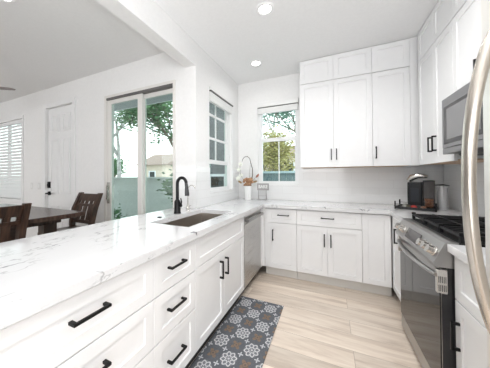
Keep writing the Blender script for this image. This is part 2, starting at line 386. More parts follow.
def dup(root, loc, rotz=0.0, label=None, group=None):
    r = root.copy(); C.objects.link(r); r.location = loc; r.rotation_euler = (0, 0, rotz)
    if label: r['label'] = label
    if group: r['group'] = group
    for ch in list(root.children):
        c = ch.copy(); C.objects.link(c); c.parent = r
        for g in list(ch.children):
            d = g.copy(); C.objects.link(d); d.parent = c
    return r

# ------------------------------------------------------------------ setting
XK, YS, XW, YB, ZC = -0.567, -0.689, 2.004, 0.61, 2.806
XR = 1.378                                # face of the right-hand base run
def S(name, bm, m, label, cat): return solo(name, bm, m, label, cat, kind='structure')
bm = NB(); box(bm, -7.4, XW+.12, -6.2, YB+.12, -0.1, 0); S('floor', bm, oak_m, 'light oak plank floor of the kitchen and dining area', 'floor')
bm = NB(); box(bm, -7.4, XW+.12, -6.2, YB+.12, ZC, ZC+.1); S('ceiling', bm, ceil_m, 'flat white ceiling over kitchen and dining area', 'ceiling')

def wall_with_openings(axis, at0, at1, lo, hi, z1, ops, name, label):
    """axis 'x': wall runs along x between lo and hi, thickness at0..at1 in y; ops = (a0,a1,z0,z1) sorted"""
    bm = NB()
    def B(a0, a1, z0, z1_):
        if a1-a0 < 1e-4 or z1_-z0 < 1e-4: return
        if axis == 'x': box(bm, a0, a1, at0, at1, z0, z1_)
        else: box(bm, at0, at1, a0, a1, z0, z1_)
    p = lo
    for a0, a1, zz0, zz1 in ops:
        B(p, a0, 0, z1); B(a0, a1, 0, zz0); B(a0, a1, zz1, z1); p = a1
    B(p, hi, 0, z1)
    return S(name, bm, white_wall, label, 'wall')
BW = (-0.235, 0.395, 1.135, 2.44)          # back window opening x0,x1,z0,z1
LW = (-0.375, 0.350, 1.065, 2.42)          # left window opening y0,y1
SL = (-2.105, -0.850, 0.0, 2.43)           # slider opening
FD = (-3.62, -2.85, 0.0, 2.46)             # front door opening
DW = (-5.9, -4.43, 0.86, 2.39)             # dining window
wall_with_openings('x', YB, YB+.12, XK-.12, XW+.12, ZC, [BW], 'wall_back', 'white kitchen wall with the small window beside the upper cabinets')
wall_with_openings('y', XK-.12, XK, YS+.12, YB, ZC, [LW], 'wall_left', 'narrow white kitchen wall with window beyond the sink')
wall_with_openings('x', YS, YS+.12, -7.4, XK, ZC, [DW, FD, SL], 'wall_dining', 'white dining wall holding front door and patio slider')
bm = NB(); box(bm, XW, XW+.12, -6.08, YB, 0, ZC); S('wall_right', bm, white_wall, 'white kitchen wall behind the range', 'wall')
bm = NB(); box(bm, -7.4, -7.28, -6.08, YS, 0, ZC); S('wall_far_left', bm, white_wall, 'white end wall of the dining area', 'wall')
bm = NB(); box(bm, -0.7087, XK, -6.08, YS, 2.5424, ZC-.001); S('ceiling_beam', bm, white_wall, 'white dropped beam over the peninsula', 'beam')

wall_with_openings('x', -6.2, -6.08, -7.4, XW+.12, ZC, [(-.4, 1.7, .4, 2.5)], 'wall_rear', 'white wall behind the camera with a large window opening')

def base_board(name, x0, x1):
    bm = NB(); box(bm, x0, x1, YS-.014, YS-.001, 0, .11, .003)
    solo(name, bm, trim_m, 'white baseboard along the dining wall', 'baseboard', kind='structure')
base_board('baseboard_dining', -7.28, -3.70); base_board('baseboard_middle', -2.78, -2.17)

# ---- double hung windows
def rect_frame(bm, x0, x1, z0, z1, t, y0, y1):
    box(bm, x0, x0+t, y0, y1, z0, z1); box(bm, x1-t, x1, y0, y1, z0, z1)
    box(bm, x0+t, x1-t, y0, y1, z0, z0+t); box(bm, x0+t, x1-t, y0, y1, z1-t, z1)
# back window, local x along wall, +y outward
wr = struct_root('window_1', 'white framed double hung window on the back kitchen wall', 'window', (0, YB, 0))
x0, x1, z0, z1 = BW
bm = NB(); rect_frame(bm, x0, x1, z0, z1, .042, .035, .11); part('window_frame', bm, vinyl_m, wr)
bm = NB(); rect_frame(bm, x0+.042, x1-.042, z0+.042, 1.845, .022, .045, .075); box(bm, x0+.042, x1-.042, .045, .075, 1.845, 1.880); sash = part('lower_sash', bm, vinyl_m, wr)
bm = NB(); box(bm, .083, .095, .052, .068, z0+.064, 1.83); part('muntin', bm, vinyl_m, sash)
bm = NB(); rect_frame(bm, x0+.042, x1-.042, 1.85, z1-.042, .018, .080, .105); part('upper_sash', bm, vinyl_m, wr)
bm = NB(); box(bm, x0+.063, x1-.063, .058, .062, z0+.063, 1.846); part('glass_pane', bm, glass_m, wr)
bm = NB(); box(bm, x0+.059, x1-.059, .090, .094, 1.867, z1-.059); part('glass_pane', bm, glass_m, wr)
bm = NB(); box(bm, x0+.002, x1-.002, -.002, .034, z0+.001, z0+.016, .002); part('window_sill', bm, trim_m, wr)
# shade on back window
t_ = thing('roman_shade', 'raised white fabric shade at the top of the back kitchen window', 'window shade', (0, YB, 0))
bm = NB(); box(bm, x0+.004, x1-.004, -.028, .028, z1-.075, z1-.003, .003); part('headrail', bm, shade_m, t_)
bm = NB(); box(bm, x0+.006, x1-.006, -.020, .026, z1-.088, z1-.0755); part('dark_rail', bm, grey_line, t_, label='thin dark rail below the headrail')  # dark strip along the lower edge of the headrail
bm = NB()
for k in range(5): box(bm, x0+.010, x1-.010, -.018+.002*(k % 2), .024, z1-.089-.017*(k+1), z1-.0885-.017*k, .003)
part('folded_fabric', bm, shade_m, t_)

# left window: local x -> world +Y, local y -> world -X
wl = struct_root('window_2', 'tall white window with divided panes past the sink', 'window', (XK, 0, 0), PI/2)
x0, x1, z0, z1 = LW
bm = NB(); rect_frame(bm, x0, x1, z0, z1, .035, .045, .115); part('window_frame', bm, vinyl_m, wl)
bm = NB(); rect_frame(bm, x0+.035, x1-.035, z0+.035, 1.47, .025, .055, .08); box(bm, x0+.035, x1-.035, .055, .08, 1.47, 1.50); part('lower_sash', bm, vinyl_m, wl)
bm = NB(); rect_frame(bm, x0+.035, x1-.035, 1.475, z1-.035, .022, .085, .11); sash = part('upper_sash', bm, vinyl_m, wl)
bm = NB(); box(bm, -.035, -.015, .088, .104, 1.50, z1-.06)
for zz in (1.795, 2.115): box(bm, x0+.057, x1-.057, .086, .106, zz-.016, zz+.016)
part('muntin', bm, vinyl_m, sash)
bm = NB(); box(bm, x0+.057, x1-.057, .066, .069, z0+.056, 1.472); part('glass_pane', bm, glass_m, wl)
bm = NB(); box(bm, x0+.055, x1-.055, .095, .098, 1.495, z1-.056); part('glass_pane', bm, glass_m, wl)
bm = NB(); box(bm, x0+.002, x1-.002, -.002, .044, z0+.001, z0+.014, .002); part('window_sill', bm, trim_m, wl)
t_ = thing('roman_shade', 'raised white fabric shade on the tall window past the sink', 'window shade', (XK, 0, 0), PI/2)
bm = NB(); box(bm, x0+.004, x1-.004, -.018, .040, z1-.045, z1-.003, .003); part('headrail', bm, shade_m, t_)
bm = NB(); box(bm, x0+.006, x1-.006, -.024, .036, z1-.062, z1-.0455); part('dark_rail', bm, grey_line, t_, label='thin dark rail below the headrail')  # same dark strip below this headrail
bm = NB()
for k in range(6): box(bm, x0+.010, x1-.010, -.012+.002*(k % 2), .034, z1-.063-.019*(k+1), z1-.0625-.019*k, .003)
part('folded_fabric', bm, shade_m, t_)

# ---- patio slider
sd = struct_root('door_1', 'two panel sliding glass patio door', 'door', (0, YS, 0))
x0, x1, z0, z1 = SL
bm = NB(); rect_frame(bm, x0, x1, z0, z1, .035, -.012, .12); part('door_frame', bm, slider_m, sd)
bm = NB(); box(bm, x0+.037, x1-.037, -.010, .06, z1-.062, z1-.0355); part('head_track', bm, grey_line, sd, label='dark head track')
def panel(a0, a1, y0, y1, st, zt):
    bm = NB()
    box(bm, a0, a0+st, y0, y1, .04, zt); box(bm, a1-st, a1, y0, y1, .04, zt)
    box(bm, a0+st, a1-st, y0, y1, .04, .13); box(bm, a0+st, a1-st, y0, y1, zt-.055, zt)
    p = part('door_panel', bm, slider_m, sd)
    bm = NB(); box(bm, a0+st, a1-st, (y0+y1)/2-.003, (y0+y1)/2+.003, .13, zt-.055); part('glass_pane', bm, slider_glass, p)
    return p
pl = panel(x0+.037, -1.405, .012, .045, .075, z1-.064)
pr = panel(-1.445, x1-.002, .055, .088, .045, z1-.064)
bm = NB(); box(bm, -2.045, -2.015, -.03, .012, .95, 1.16, .004); box(bm, -2.05, -2.012, -.006, .013, .90, 1.20, .002); part('handle', bm, chrome_m, pl)

# ---- front door
fd = struct_root('door_2', 'white six panel front door on the dining wall', 'door', (0, YS, 0))
x0, x1, z0, z1 = FD
bm = NB(); box(bm, x0-.075, x0+.004, -.018, -.0005, 0, z1+.07, .003); box(bm, x1-.004, x1+.075, -.018, -.0005, 0, z1+.07, .003); box(bm, x0+.004, x1-.004, -.018, -.0005, z1, z1+.07, .003); part('door_casing', bm, trim_m, fd)
bm = NB()
box(bm, x0+.006, x1-.006, .03, .07, .006, z1-.006)
cols = [(x0+.11, (x0+x1)/2-.05), ((x0+x1)/2+.05, x1-.11)]
for a, c in cols:
    for zz0, zz1 in ((.20, .80), (1.0, 1.92), (2.04, 2.33)):
        rect_frame(bm, a, c, zz0, zz1, .02, .018, .031); box(bm, a+.05, c-.05, .020, .031, zz0+.05, zz1-.05, .006)
leaf = part('door_leaf', bm, trim_m, fd)
bm = NB(); cyl(bm, (x0+.07, .03, 1.145), (x0+.07, -.004, 1.145), .032); box(bm, x0+.045, x0+.095, -.004, .029, 1.09, 1.20, .006); part('deadbolt', bm, black_m, leaf)
bm = NB(); cyl(bm, (x0+.07, .03, 1.0), (x0+.07, .006, 1.0), .033); cyl(bm, (x0+.07, .01, 1.0), (x0+.07, -.03, 1.0), .012); box(bm, x0+.06, x0+.19, -.042, -.026, .99, 1.01, .004); part('lever_handle', bm, black_m, leaf)

# ---- dining window with blinds
dwn = struct_root('window_3', 'dining window with white horizontal blinds beside the front door', 'window', (0, YS, 0))
x0, x1, z0, z1 = DW
bm = NB(); rect_frame(bm, x0, x1, z0, z1, .04, .07, .115); box(bm, (x0+x1)/2-.02, (x0+x1)/2+.02, .07, .115, z0, z1); part('window_frame', bm, vinyl_m, dwn)
bm = NB(); rect_frame(bm, x0-.06, x1+.06, z0-.06, z1+.06, .06, -.015, -.0005); part('window_casing', bm, trim_m, dwn)
bm = NB(); box(bm, x0+.04, x1-.04, .09, .094, z0+.04, z1-.04); part('glass_pane', bm, glass_m, dwn)
bl = thing('window_blind', 'white horizontal slat blind lowered in the dining window', 'blind', (0, YS, 0))
bm = NB(); box(bm, x0+.01, x1-.01, .0, .06, z1-.07, z1-.005, .004); part('headrail', bm, trim_m, bl)
bm = NB(); zz = z0+.05
while zz < z1-.08:
    prism(bm, [(.016, zz-.026), (.044, zz+.030), (.047, zz+.028), (.019, zz-.028)], 0, x0+.012, x1-.012); zz += .062
part('slats', bm, trim_m, bl)
bm = NB(); box(bm, x0+.012, x1-.012, .01, .05, z0+.012, z0+.032, .003); part('bottom_rail', bm, trim_m, bl)

# ---- tile and stub backsplash (thin tiled skins on the walls)
ZT0, ZT1 = 0.915, 1.385
bm = NB(); slab_x = (XK+.012, BW[0], BW[1], XW-.012)
box(bm, slab_x[0], BW[0], YB-.009, YB-.001, ZT0, ZT1); box(bm, BW[0], BW[1], YB-.009, YB-.001, ZT0, BW[2]-.002); box(bm, BW[1], XW-.012, YB-.009, YB-.001, ZT0, ZT1)
S('trim_1', bm, tile_x, 'white subway tile backsplash on the back wall', 'backsplash')
bm = NB(); box(bm, XW-.009, XW-.001, -1.97, YB-.012, ZT0, ZT1); S('trim_2', bm, tile_y, 'white subway tile backsplash behind the range', 'backsplash')
bm = NB(); box(bm, XK+.001, XK+.009, YS+.003, LW[0], ZT0, ZT1); box(bm, XK+.001, XK+.009, LW[0], LW[1], ZT0, LW[2]-.002); box(bm, XK+.001, XK+.009, LW[1], YB-.012, ZT0, ZT1)
S('trim_3', bm, tile_y, 'white tile backsplash under the tall window past the sink', 'backsplash')
bm = NB(); box(bm, SL[1]+.004, XK+.008, YS-.009, YS-.001, ZT0, ZT1); S('trim_4', bm, tile_x, 'glossy tile panel on the wall stub behind the faucet', 'backsplash')

# ------------------------------------------------------------------ base cabinets
def cabinet(name, label, cat, loc, rotz, w, depth, z0, z1, fronts, toe=True, body_top=None, side_l=0, group=None):
    t = thing(name, label, cat, loc, rotz, group)
    bm = NB(); box(bm, .001, w-.001, .0215, depth, z0, z1); part('body', bm, cab_m, t)
    if toe:
        bm = NB(); box(bm, .001, w-.001, .062, .078, .0, z0-.0005); part('toe_kick', bm, toe_shaded if rotz > 0 else toe_m, t)
    for f in fronts:
        bm = NB(); shaker(bm, f['x'][0]+.0015, f['x'][1]-.0015, f['z'][0]+.0015, f['z'][1]-.0015)
        d = part(f['k'], bm, cab_m, t)
        if f.get('h'):
            k, c, zc = f['h']
            bm = NB(); bar_pull(bm, k, c, zc); part('handle', bm, black_m, d, label='black bar handle')
    return t
ZF0, ZF1 = 0.11, 0.862
# far run (faces the camera side)
bx = [0.0, 0.432, 1.112, 1.372]
cabinet('base_cabinet', 'white base cabinet beside the dishwasher with one drawer over a single door', 'cabinet', (.034, 0, 0), 0, .432-.034, .60, .11, .873,
        [dict(k='drawer', x=(.036, .398), z=(.688, ZF1), h=('h', .24, .787)), dict(k='door', x=(.036, .398), z=(.115, .685), h=('v', .11, .532))])
cabinet('base_cabinet', 'wide white base cabinet on the back run with one long drawer over two doors', 'cabinet', (.432, 0, 0), 0, .68, .60, .11, .873,
        [dict(k='drawer', x=(0, .68), z=(.686, ZF1), h=('h', .340, .786)), dict(k='door', x=(0, .34), z=(.115, .683), h=('v', .306, .530)), dict(k='door', x=(.34, .68), z=(.115, .683), h=('v', .374, .530))])
cabinet('base_cabinet', 'narrow white corner base cabinet with one full height door and no handle', 'cabinet', (1.112, 0, 0), 0, .2655, .60, .11, .873,
        [dict(k='door', x=(0, .258), z=(.115, ZF1))])
cabinet('base_cabinet', 'slim white base cabinet wedged between the corner and the range', 'cabinet', (XR, -.002, 0), -PI/2, .486, .60, .11, .873,
        [dict(k='door', x=(.001, .484), z=(.115, ZF1), h=('v', .225, .70))])
cabinet('base_cabinet', 'white base cabinet between the range and the refrigerator', 'cabinet', (XR, -1.268, 0), -PI/2, .69, .60, .11, .873,
        [dict(k='drawer', x=(0, .688), z=(.638, ZF1), h=('h', .344, .76)), dict(k='door', x=(0, .344), z=(.115, .635), h=('v', .045, .468)), dict(k='door', x=(.344, .688), z=(.115, .635), h=('v', .39, .468))])
bm = NB(); prism(bm, [(-.02, -.046), (0, -.046), (0, 0), (.033, 0), (.033, .02), (-.02, .02)], 2, .115, .862)
solo('corner_post', bm, cab_m, 'slim white filler post in the inner corner beside the dishwasher', 'filler')
# peninsula (faces +X)
def pen(y0, y1, label, fronts): return cabinet('base_cabinet', label, 'cabinet', (0, y0, 0), PI/2, y1-y0, .56, .11, .873, fronts)
W_ = .915
c3 = cabinet('sink_base_cabinet', 'white sink base cabinet with a false front above two doors', 'cabinet', (0, -1.577, 0), PI/2, W_, .56, .11, .66, [])
for ch in list(c3.children):
    pass
bm = NB(); shaker(bm, .0015, W_-.0015, .664, ZF1-.0015); part('false_front', bm, cab_m, c3)
for (a, c, hx) in ((0, .437, .355), (.437, W_, .452)):
    bm = NB(); shaker(bm, a+.0015, c-.0015, .1165, .660); d = part('door', bm, cab_m, c3)
    bm = NB(); bar_pull(bm, 'v', hx, .528); part('handle', bm, black_m, d, label='black bar handle')
# side walls of the open-topped sink base up to the counter
bm = NB(); box(bm, .001, .018, .0215, .56, .661, .873); box(bm, W_-.018, W_-.001, .0215, .56, .661, .873); box(bm, .019, W_-.019, .0215, .035, .661, .873); box(bm, .019, W_-.019, .545, .56, .661, .873); part('upper_carcass', bm, cab_m, c3)
pen(-1.957, -1.577, 'narrow white cabinet with three drawers left of the sink doors',
    [dict(k='drawer', x=(0, .38), z=(.657, ZF1), h=('h', .17, .776)), dict(k='drawer', x=(0, .38), z=(.415, .654), h=('h', .165, .552)), dict(k='drawer', x=(0, .38), z=(.115, .412), h=('h', .165, .272))])
pen(-2.645, -1.957, 'wide white drawer cabinet at the near end of the peninsula',
    [dict(k='drawer', x=(0, .688), z=(.657, ZF1), h=('h', .352, .776)), dict(k='drawer', x=(0, .688), z=(.415, .654), h=('h', .352, .552)), dict(k='drawer', x=(0, .688), z=(.115, .412), h=('h', .352, .272))])
pen(-3.30, -2.647, 'white peninsula cabinet beside the camera at the open end',
    [dict(k='drawer', x=(0, .65), z=(.657, ZF1), h=('h', .325, .76)), dict(k='door', x=(0, .65), z=(.115, .654), h=('v', .6, .55))])
bm = NB(); box(bm, -.585, -.5615, -3.30, -.692, 0, .873); solo('peninsula_back_panel', bm, cab_m, 'white finished panel closing the dining side of the peninsula', 'panel')

# ------------------------------------------------------------------ countertops
SK = (-.480, -.105, -1.505, -.715)       # sink cut-out x0,x1,y0,y1
xs = [-.8255, XK+.0115, SK[0], SK[1], .025, 1.353, XW-.011]
ys = [-3.36, SK[2], YS-.011, SK[3], -.495, -.025, YB-.011]
ys = sorted(set(ys))
def inside(x, y):
    if SK[0] < x < SK[1] and SK[2] < y < SK[3]: return False
    if x < XK+.0115: return y < YS-.011
    if x < .025: return True
    if x < 1.353: return y > -.025
    return y > -.495
bm = NB(); slab(bm, xs, ys, inside, .874, .914)
ct = solo('countertop', bm, marble_m, 'white grey-veined quartz countertop running over peninsula, sink and back corner', 'countertop')
for (px, py, ax) in ((.755, -.0255, 'x'), (1.112, -.0255, 'x'), (-.0, -1.60, 'y')):
    bm = NB(); o_ = ct.location
    if ax == 'x': pts = [(px-.030, py+.012, .9155), (px-.018, py+.003, .9175), (px-.004, py-.003, .912), (px+.004, py-.003, .895)]
    else: pts = [(.000, py-.034, .9155), (.014, py-.020, .9178), (.026, py-.008, .912), (.027, py, .893)]
    tube(bm, [Vector(p)-o_ for p in pts], [.002, .005, .006, .002], 8); part('edge_mark', bm, mat('grey_edge_mark', (0.22, 0.22, 0.23), 0.4), ct, True, label='small grey curved mark on the counter edge')
bm = NB(); box(bm, 1.353, XW-.011, -1.958, -1.264, .874, .914, .002)
solo('countertop', bm, marble_m, 'short white quartz countertop between range and refrigerator', 'countertop')

# ------------------------------------------------------------------ sink, faucets
st = thing('kitchen_sink', 'rectangular undermount stainless sink set in the peninsula', 'sink', ((SK[0]+SK[1])/2, (SK[2]+SK[3])/2, .67))
hx, hy = (SK[1]-SK[0])/2, (SK[3]-SK[2])/2
bm = NB()
def R4(a, c, z): return [bm.verts.new(p) for p in ((-a, -c, z), (a, -c, z), (a, c, z), (-a, c, z))]
o1 = R4(hx+.012, hy+.012, .2035); i1 = R4(hx-.002, hy-.002, .2035); i2 = R4(hx-.008, hy-.008, .02); i3 = R4(hx-.022, hy-.022, .006); o2 = R4(hx+.004, hy+.004, .19); o3 = R4(hx+.0, hy+.0, .0)
for A, D in ((o1, i1), (i1, i2), (i2, i3), (o1, o2), (o2, o3)):
    for k in range(4): bm.faces.new((A[k], A[(k+1) % 4], D[(k+1) % 4], D[k]))
bm.faces.new(i3); bm.faces.new(o3)
part('basin', bm, sink_m, st)
bm = NB(); lathe(bm, [(.045, .0062), (.045, .009), (.03, .007), (.0, .0068)][:3], (0, 0, 0), 20); part('drain', bm, chrome_m, st, True)

fa = thing('kitchen_faucet', 'matte black gooseneck faucet behind the sink', 'faucet', (-.55, -1.05, .9145))
bm = NB(); lathe(bm, [(.036, 0), (.036, .006), (.032, .012), (.030, .115), (.022, .13), (.017, .135)], (0, 0, 0), 24); part('base', bm, black_m, fa, True)
bm = NB(); pts = [(0, 0, .12), (0, 0, .28)]
R_ = .054
for k in range(0, 13): a = PI-PI*k/12*0.97; pts.append((R_+R_*math.cos(a), -.004*k/12, .29+R_*1.05*math.sin(a)))
tube(bm, pts, .0155, 14); part('spout', bm, black_m, fa, True)
bm = NB(); tube(bm, [(2*R_-.001, -.004, .295), (2*R_+.004, -.004, .26), (2*R_+.008, -.004, .205), (2*R_+.009, -.004, .175)], [.0145, .016, .021, .0215], 16); part('spray_head', bm, mat('charcoal_spray', (0.05, 0.05, 0.052), 0.4, 0.4), fa, True)
bm = NB(); cyl(bm, (.018, 0, .075), (.048, 0, .079), .017, .015); tube(bm, [(.04, 0, .08), (.052, -.004, .115), (.046, -.008, .15)], [.009, .007, .006], 10); part('lever', bm, black_m, fa, True)

ff = thing('filter_faucet', 'small brushed nickel filtered water tap beside the black faucet', 'faucet', (-.565, -.85, .9145))
bm = NB(); lathe(bm, [(.024, 0), (.024, .006), (.017, .012), (.016, .05), (.010, .06), (.008, .065)], (0, 0, 0), 20); part('base', bm, chrome_m, ff, True)
bm = NB(); pts = [(0, 0, .06), (0, 0, .21)]
for k in range(10): a = PI-PI*k/9*.9; pts.append((.048+.048*math.cos(a), 0, .222+.045*math.sin(a)))
tube(bm, pts, .0048, 10); part('spout', bm, chrome_m, ff, True)
bm = NB(); tube(bm, [(0, 0, .045), (.03, -.008, .05), (.045, -.012, .055)], [.006, .005, .004], 8); part('lever', bm, chrome_m, ff, True)
bm = NB(); lathe(bm, [(.020, 0), (.020, .004), (.015, .007), (.012, .007)], (-.555, -1.298, .9145), 20)
solo('disposal_button', bm, black_m, 'small round black button on the counter left of the black faucet', 'button', smooth=True)

# ------------------------------------------------------------------ dishwasher (faces +X)
dwt = thing('dishwasher', 'stainless steel dishwasher in the peninsula corner', 'dishwasher', (0, -.660, 0), PI/2)
bm = NB(); box(bm, .004, .612, .03, .55, .10, .868); part('body', bm, mat('dishwasher_side', (0.08, 0.08, 0.08), 0.5), dwt)
bm = NB(); box(bm, .012, .606, .0, .028, .115, .770, .004); part('door', bm, steel_m, dwt)
bm = NB(); box(bm, .012, .606, .004, .028, .775, .862, .003); part('control_strip', bm, steel_m, dwt)
bm = NB(); box(bm, .035, .590, -.042, -.026, .792, .820, .004)
for q in (.035, .565): box(bm, q, q+.025, -.03, .004, .794, .818, .002)
part('handle', bm, mat('dishwasher_handle', (0.30, 0.295, 0.29), 0.3, 1.0), dwt)
bm = NB(); box(bm, .008, .608, .07, .085, .0, .099); part('kick_plate', bm, mat('dark_kick', (0.05, 0.05, 0.05), 0.5), dwt)
bm = NB(); box(bm, -.0005, .0035, .0, .03, .11, .868); part('side_trim', bm, mat('dark_gap_trim', (0.03, 0.03, 0.03), 0.5), dwt)

# ------------------------------------------------------------------ upper cabinets
UY, UX, ZU, ZUM = .28, 1.674, 1.386, 2.490
def upper(label, loc, rotz, w, doors, z0=ZU, depth=.327, wood=True, group=None):
    t = thing('upper_cabinet', label, 'cabinet', loc, rotz, group)
    bm = NB(); box(bm, .001, w-.001, .0215, depth, z0+.012, ZC-.002); part('body', bm, cab_m, t)
    bm = NB(); box(bm, .002, w-.002, .022, depth-.001, z0+.002, z0+.0115); part('underside', bm, wood_under if wood else cab_m, t, label='bare wood underside')
    for f in doors:
        bm = NB(); shaker(bm, f['x'][0]+.0015, f['x'][1]-.0015, f['z'][0]+.0015, f['z'][1]-.0015)
        d = part('door', bm, cab_m, t)
        if f.get('h'):
            bm = NB(); bar_pull(bm, f['h'][0], f['h'][1], f['h'][2]); part('handle', bm, black_m, d, label='black bar handle')
    return t
HZ = 1.545
TOP = (ZUM+.002, ZC-.004)
upper('tall white upper cabinet with two doors next to the back window', (.450, UY, 0), 0, .812,
      [dict(x=(0, .402), z=(ZU, ZUM-.002), h=('v', .372, HZ)), dict(x=(.402, .812), z=(ZU, ZUM-.002), h=('v', .430, HZ)),
       dict(x=(0, .402), z=TOP), dict(x=(.402, .812), z=TOP)])
upper('tall white upper cabinet with one door above the coffee corner', (1.262, UY, 0), 0, .355,
      [dict(x=(0, .355), z=(ZU, ZUM-.002), h=('v', .030, HZ)), dict(x=(0, .355), z=TOP)])
bm = NB(); box(bm, 1.6175, UX+.02, UY+.003, YB-.001, ZU, ZC-.002); solo('corner_filler', bm, cab_m, 'plain white filler strip between the back and right upper cabinets', 'filler')
upper('white upper cabinet pair of doors between the corner and the microwave', (UX, .235, 0), -PI/2, .740,
      [dict(x=(.0, .385), z=(ZU, ZUM-.002), h=('v', .335, HZ+.02)), dict(x=(.385, .740), z=(ZU, ZUM-.002), h=('v', .425, HZ+.02)),
       dict(x=(0, .385), z=TOP), dict(x=(.385, .740), z=TOP)])
upper('white upper cabinet above the microwave', (UX, -.506, 0), -PI/2, .76,
      [dict(x=(0, .38), z=(1.868, ZUM-.002), h=('v', .350, 1.945)), dict(x=(.38, .76), z=(1.868, ZUM-.002), h=('v', .41, 1.945)),
       dict(x=(0, .38), z=TOP), dict(x=(.38, .76), z=TOP)], z0=1.868)
upper('white upper cabinet right of the microwave beside the refrigerator', (UX, -1.267, 0), -PI/2, .69,
      [dict(x=(0, .345), z=(ZU, ZUM-.002), h=('v', .31, HZ)), dict(x=(.345, .69), z=(ZU, ZUM-.002), h=('v', .38, HZ)), dict(x=(0, .345), z=TOP), dict(x=(.345, .69), z=TOP)])

# ------------------------------------------------------------------ microwave (faces -X)
mw = thing('microwave', 'stainless over the range microwave with dark glass door', 'microwave', (1.604, -.508, 1.437), -PI/2)
bm = NB(); box(bm, 0, .756, .022, .39, .0, .425, .003); part('body', bm, mw_steel, mw)
bm = NB(); box(bm, 0, .56, 0, .0215, .045, .425, .003); dr = part('door', bm, mw_steel, mw)
bm = NB(); box(bm, .035, .525, -.003, .002, .075, .360, .001); part('window', bm, dark_glass, dr)
bm = NB(); box(bm, .085, .50, -.0045, -.0028, .105, .335, .001); part('window_mesh', bm, mat('microwave_mesh', (0.20, 0.20, 0.205), 0.22, 0.0), dr)
bm = NB(); box(bm, .562, .756, 0, .0215, .045, .425, .003); part('control_panel', bm, mat('black_panel', (0.02, 0.02, 0.022), 0.15), mw)
bm = NB(); box(bm, .0, .756, .001, .0215, .0, .043, .003); part('bottom_strip', bm, mw_steel, mw)
bm = NB(); box(bm, .08, .68, .06, .33, -.022, -.0005, .004); part('vent_hood', bm, mat('vent_black', (0.03, 0.03, 0.03), 0.5), mw)

# ------------------------------------------------------------------ range (faces -X); local x -> world -Y, local y -> world +X
rg = thing('gas_range', 'stainless slide-in gas range with black glass oven door', 'range', (1.30, -.503, 0), -PI/2)
RW = .756
bm = NB(); box(bm, .004, RW-.004, .055, .685, .03, .895); part('body', bm, black_plastic, rg)
bm = NB(); prism(bm, [(.004, .785), (-.002, .805), (.046, .915), (.072, .922), (.10, .922), (.10, .785)], 0, 0, RW); cp = part('control_panel', bm, range_steel, rg)
# on the slanted panel
pd = Vector((0, .048, .110)).normalized(); pn = Vector((0, -.110, .048)).normalized(); pc0 = Vector((0, .0195, .8543))
def on_panel(x, out): return Vector((x, pc0.y, pc0.z))+pn*out
for kx in (.065, .150, .560, .630, .700):
    bm = NB(); cyl(bm, on_panel(kx, .001), on_panel(kx, .006), .030, .028, 22); cyl(bm, on_panel(kx, .006), on_panel(kx, .034), .024, .021, 22)
    kb = part('knob', bm, chrome_m, cp, True)
bm = NB()
a, c = on_panel(.235, .001), on_panel(.48, .001); hh = pd*.036
vs = [a-hh, c-hh, c+hh, a+hh]; fr = [bm.verts.new(v) for v in vs]; bk = [bm.verts.new(v+pn*.003) for v in vs]
bm.faces.new(fr); bm.faces.new(bk)
for k in range(4): bm.faces.new((fr[k], fr[(k+1) % 4], bk[(k+1) % 4], bk[k]))
part('display', bm, mat('range_display', (0.05, 0.045, 0.045), 0.08), cp)
bm = NB(); box(bm, .002, RW-.002, .030, .054, .135, .775, .004); od = part('oven_door', bm, range_steel, rg)
bm = NB(); box(bm, .010, RW-.010, .0255, .0305, .140, .715, .002); part('door_glass', bm, oven_glass, od)
bm = NB(); box(bm, RW-.0018, RW+.0005, .0305, .0545, .135, .645); part('door_edge', bm, black_plastic, od)
bm = NB(); pts = []
for k in range(17):
    u = -1+k/8; pts.append((RW/2+u*(RW/2-.016), .016-.034*(1-abs(u)**2.2), .738))
tube(bm, pts, .0145, 14, flat=.8)
hd = part('handle', bm, range_steel, od, True)
for q in (.012, RW-.012):
    bm = NB(); box(bm, q-.0125, q+.0125, .012, .0545, .648, .772, .002); bk_ = part('handle_bracket', bm, chrome_m, hd)
for r_ in range(2):
    for k in range(5):
        bm = NB(); box(bm, RW-.0003, RW+.0012, .018+.007*k, .021+.007*k, .658+.045*r_, .692+.045*r_); part('vent_slot', bm, black_plastic, od)
bm = NB(); box(bm, .002, RW-.002, .030, .054, .030, .130, .004); part('drawer', bm, range_steel, rg)
for (a, c) in ((.05, .10), (RW-.05, .10), (.05, .60), (RW-.05, .60)):
    bm = NB(); cyl(bm, (a, c, 0), (a, c, .0295), .018); part('foot', bm, black_plastic, rg)
bm = NB(); box(bm, .0, RW, .105, .690, .896, .922, .004); ck = part('cooktop', bm, mat('cooktop_enamel', (0.012, 0.012, 0.012), 0.4, 0.0, 0.3), rg)
for (x, y, r) in ((.14, .24, .045), (.14, .53, .038), (.378, .385, .05), (.616, .24, .045), (.616, .53, .038)):
    bm = NB(); lathe(bm, [(r*1.15, .922), (r*1.1, .930), (r*.8, .932), (r*.78, .940), (r*.7, .943)], (x, y, 0), 22); part('burner', bm, iron_m, ck, True)
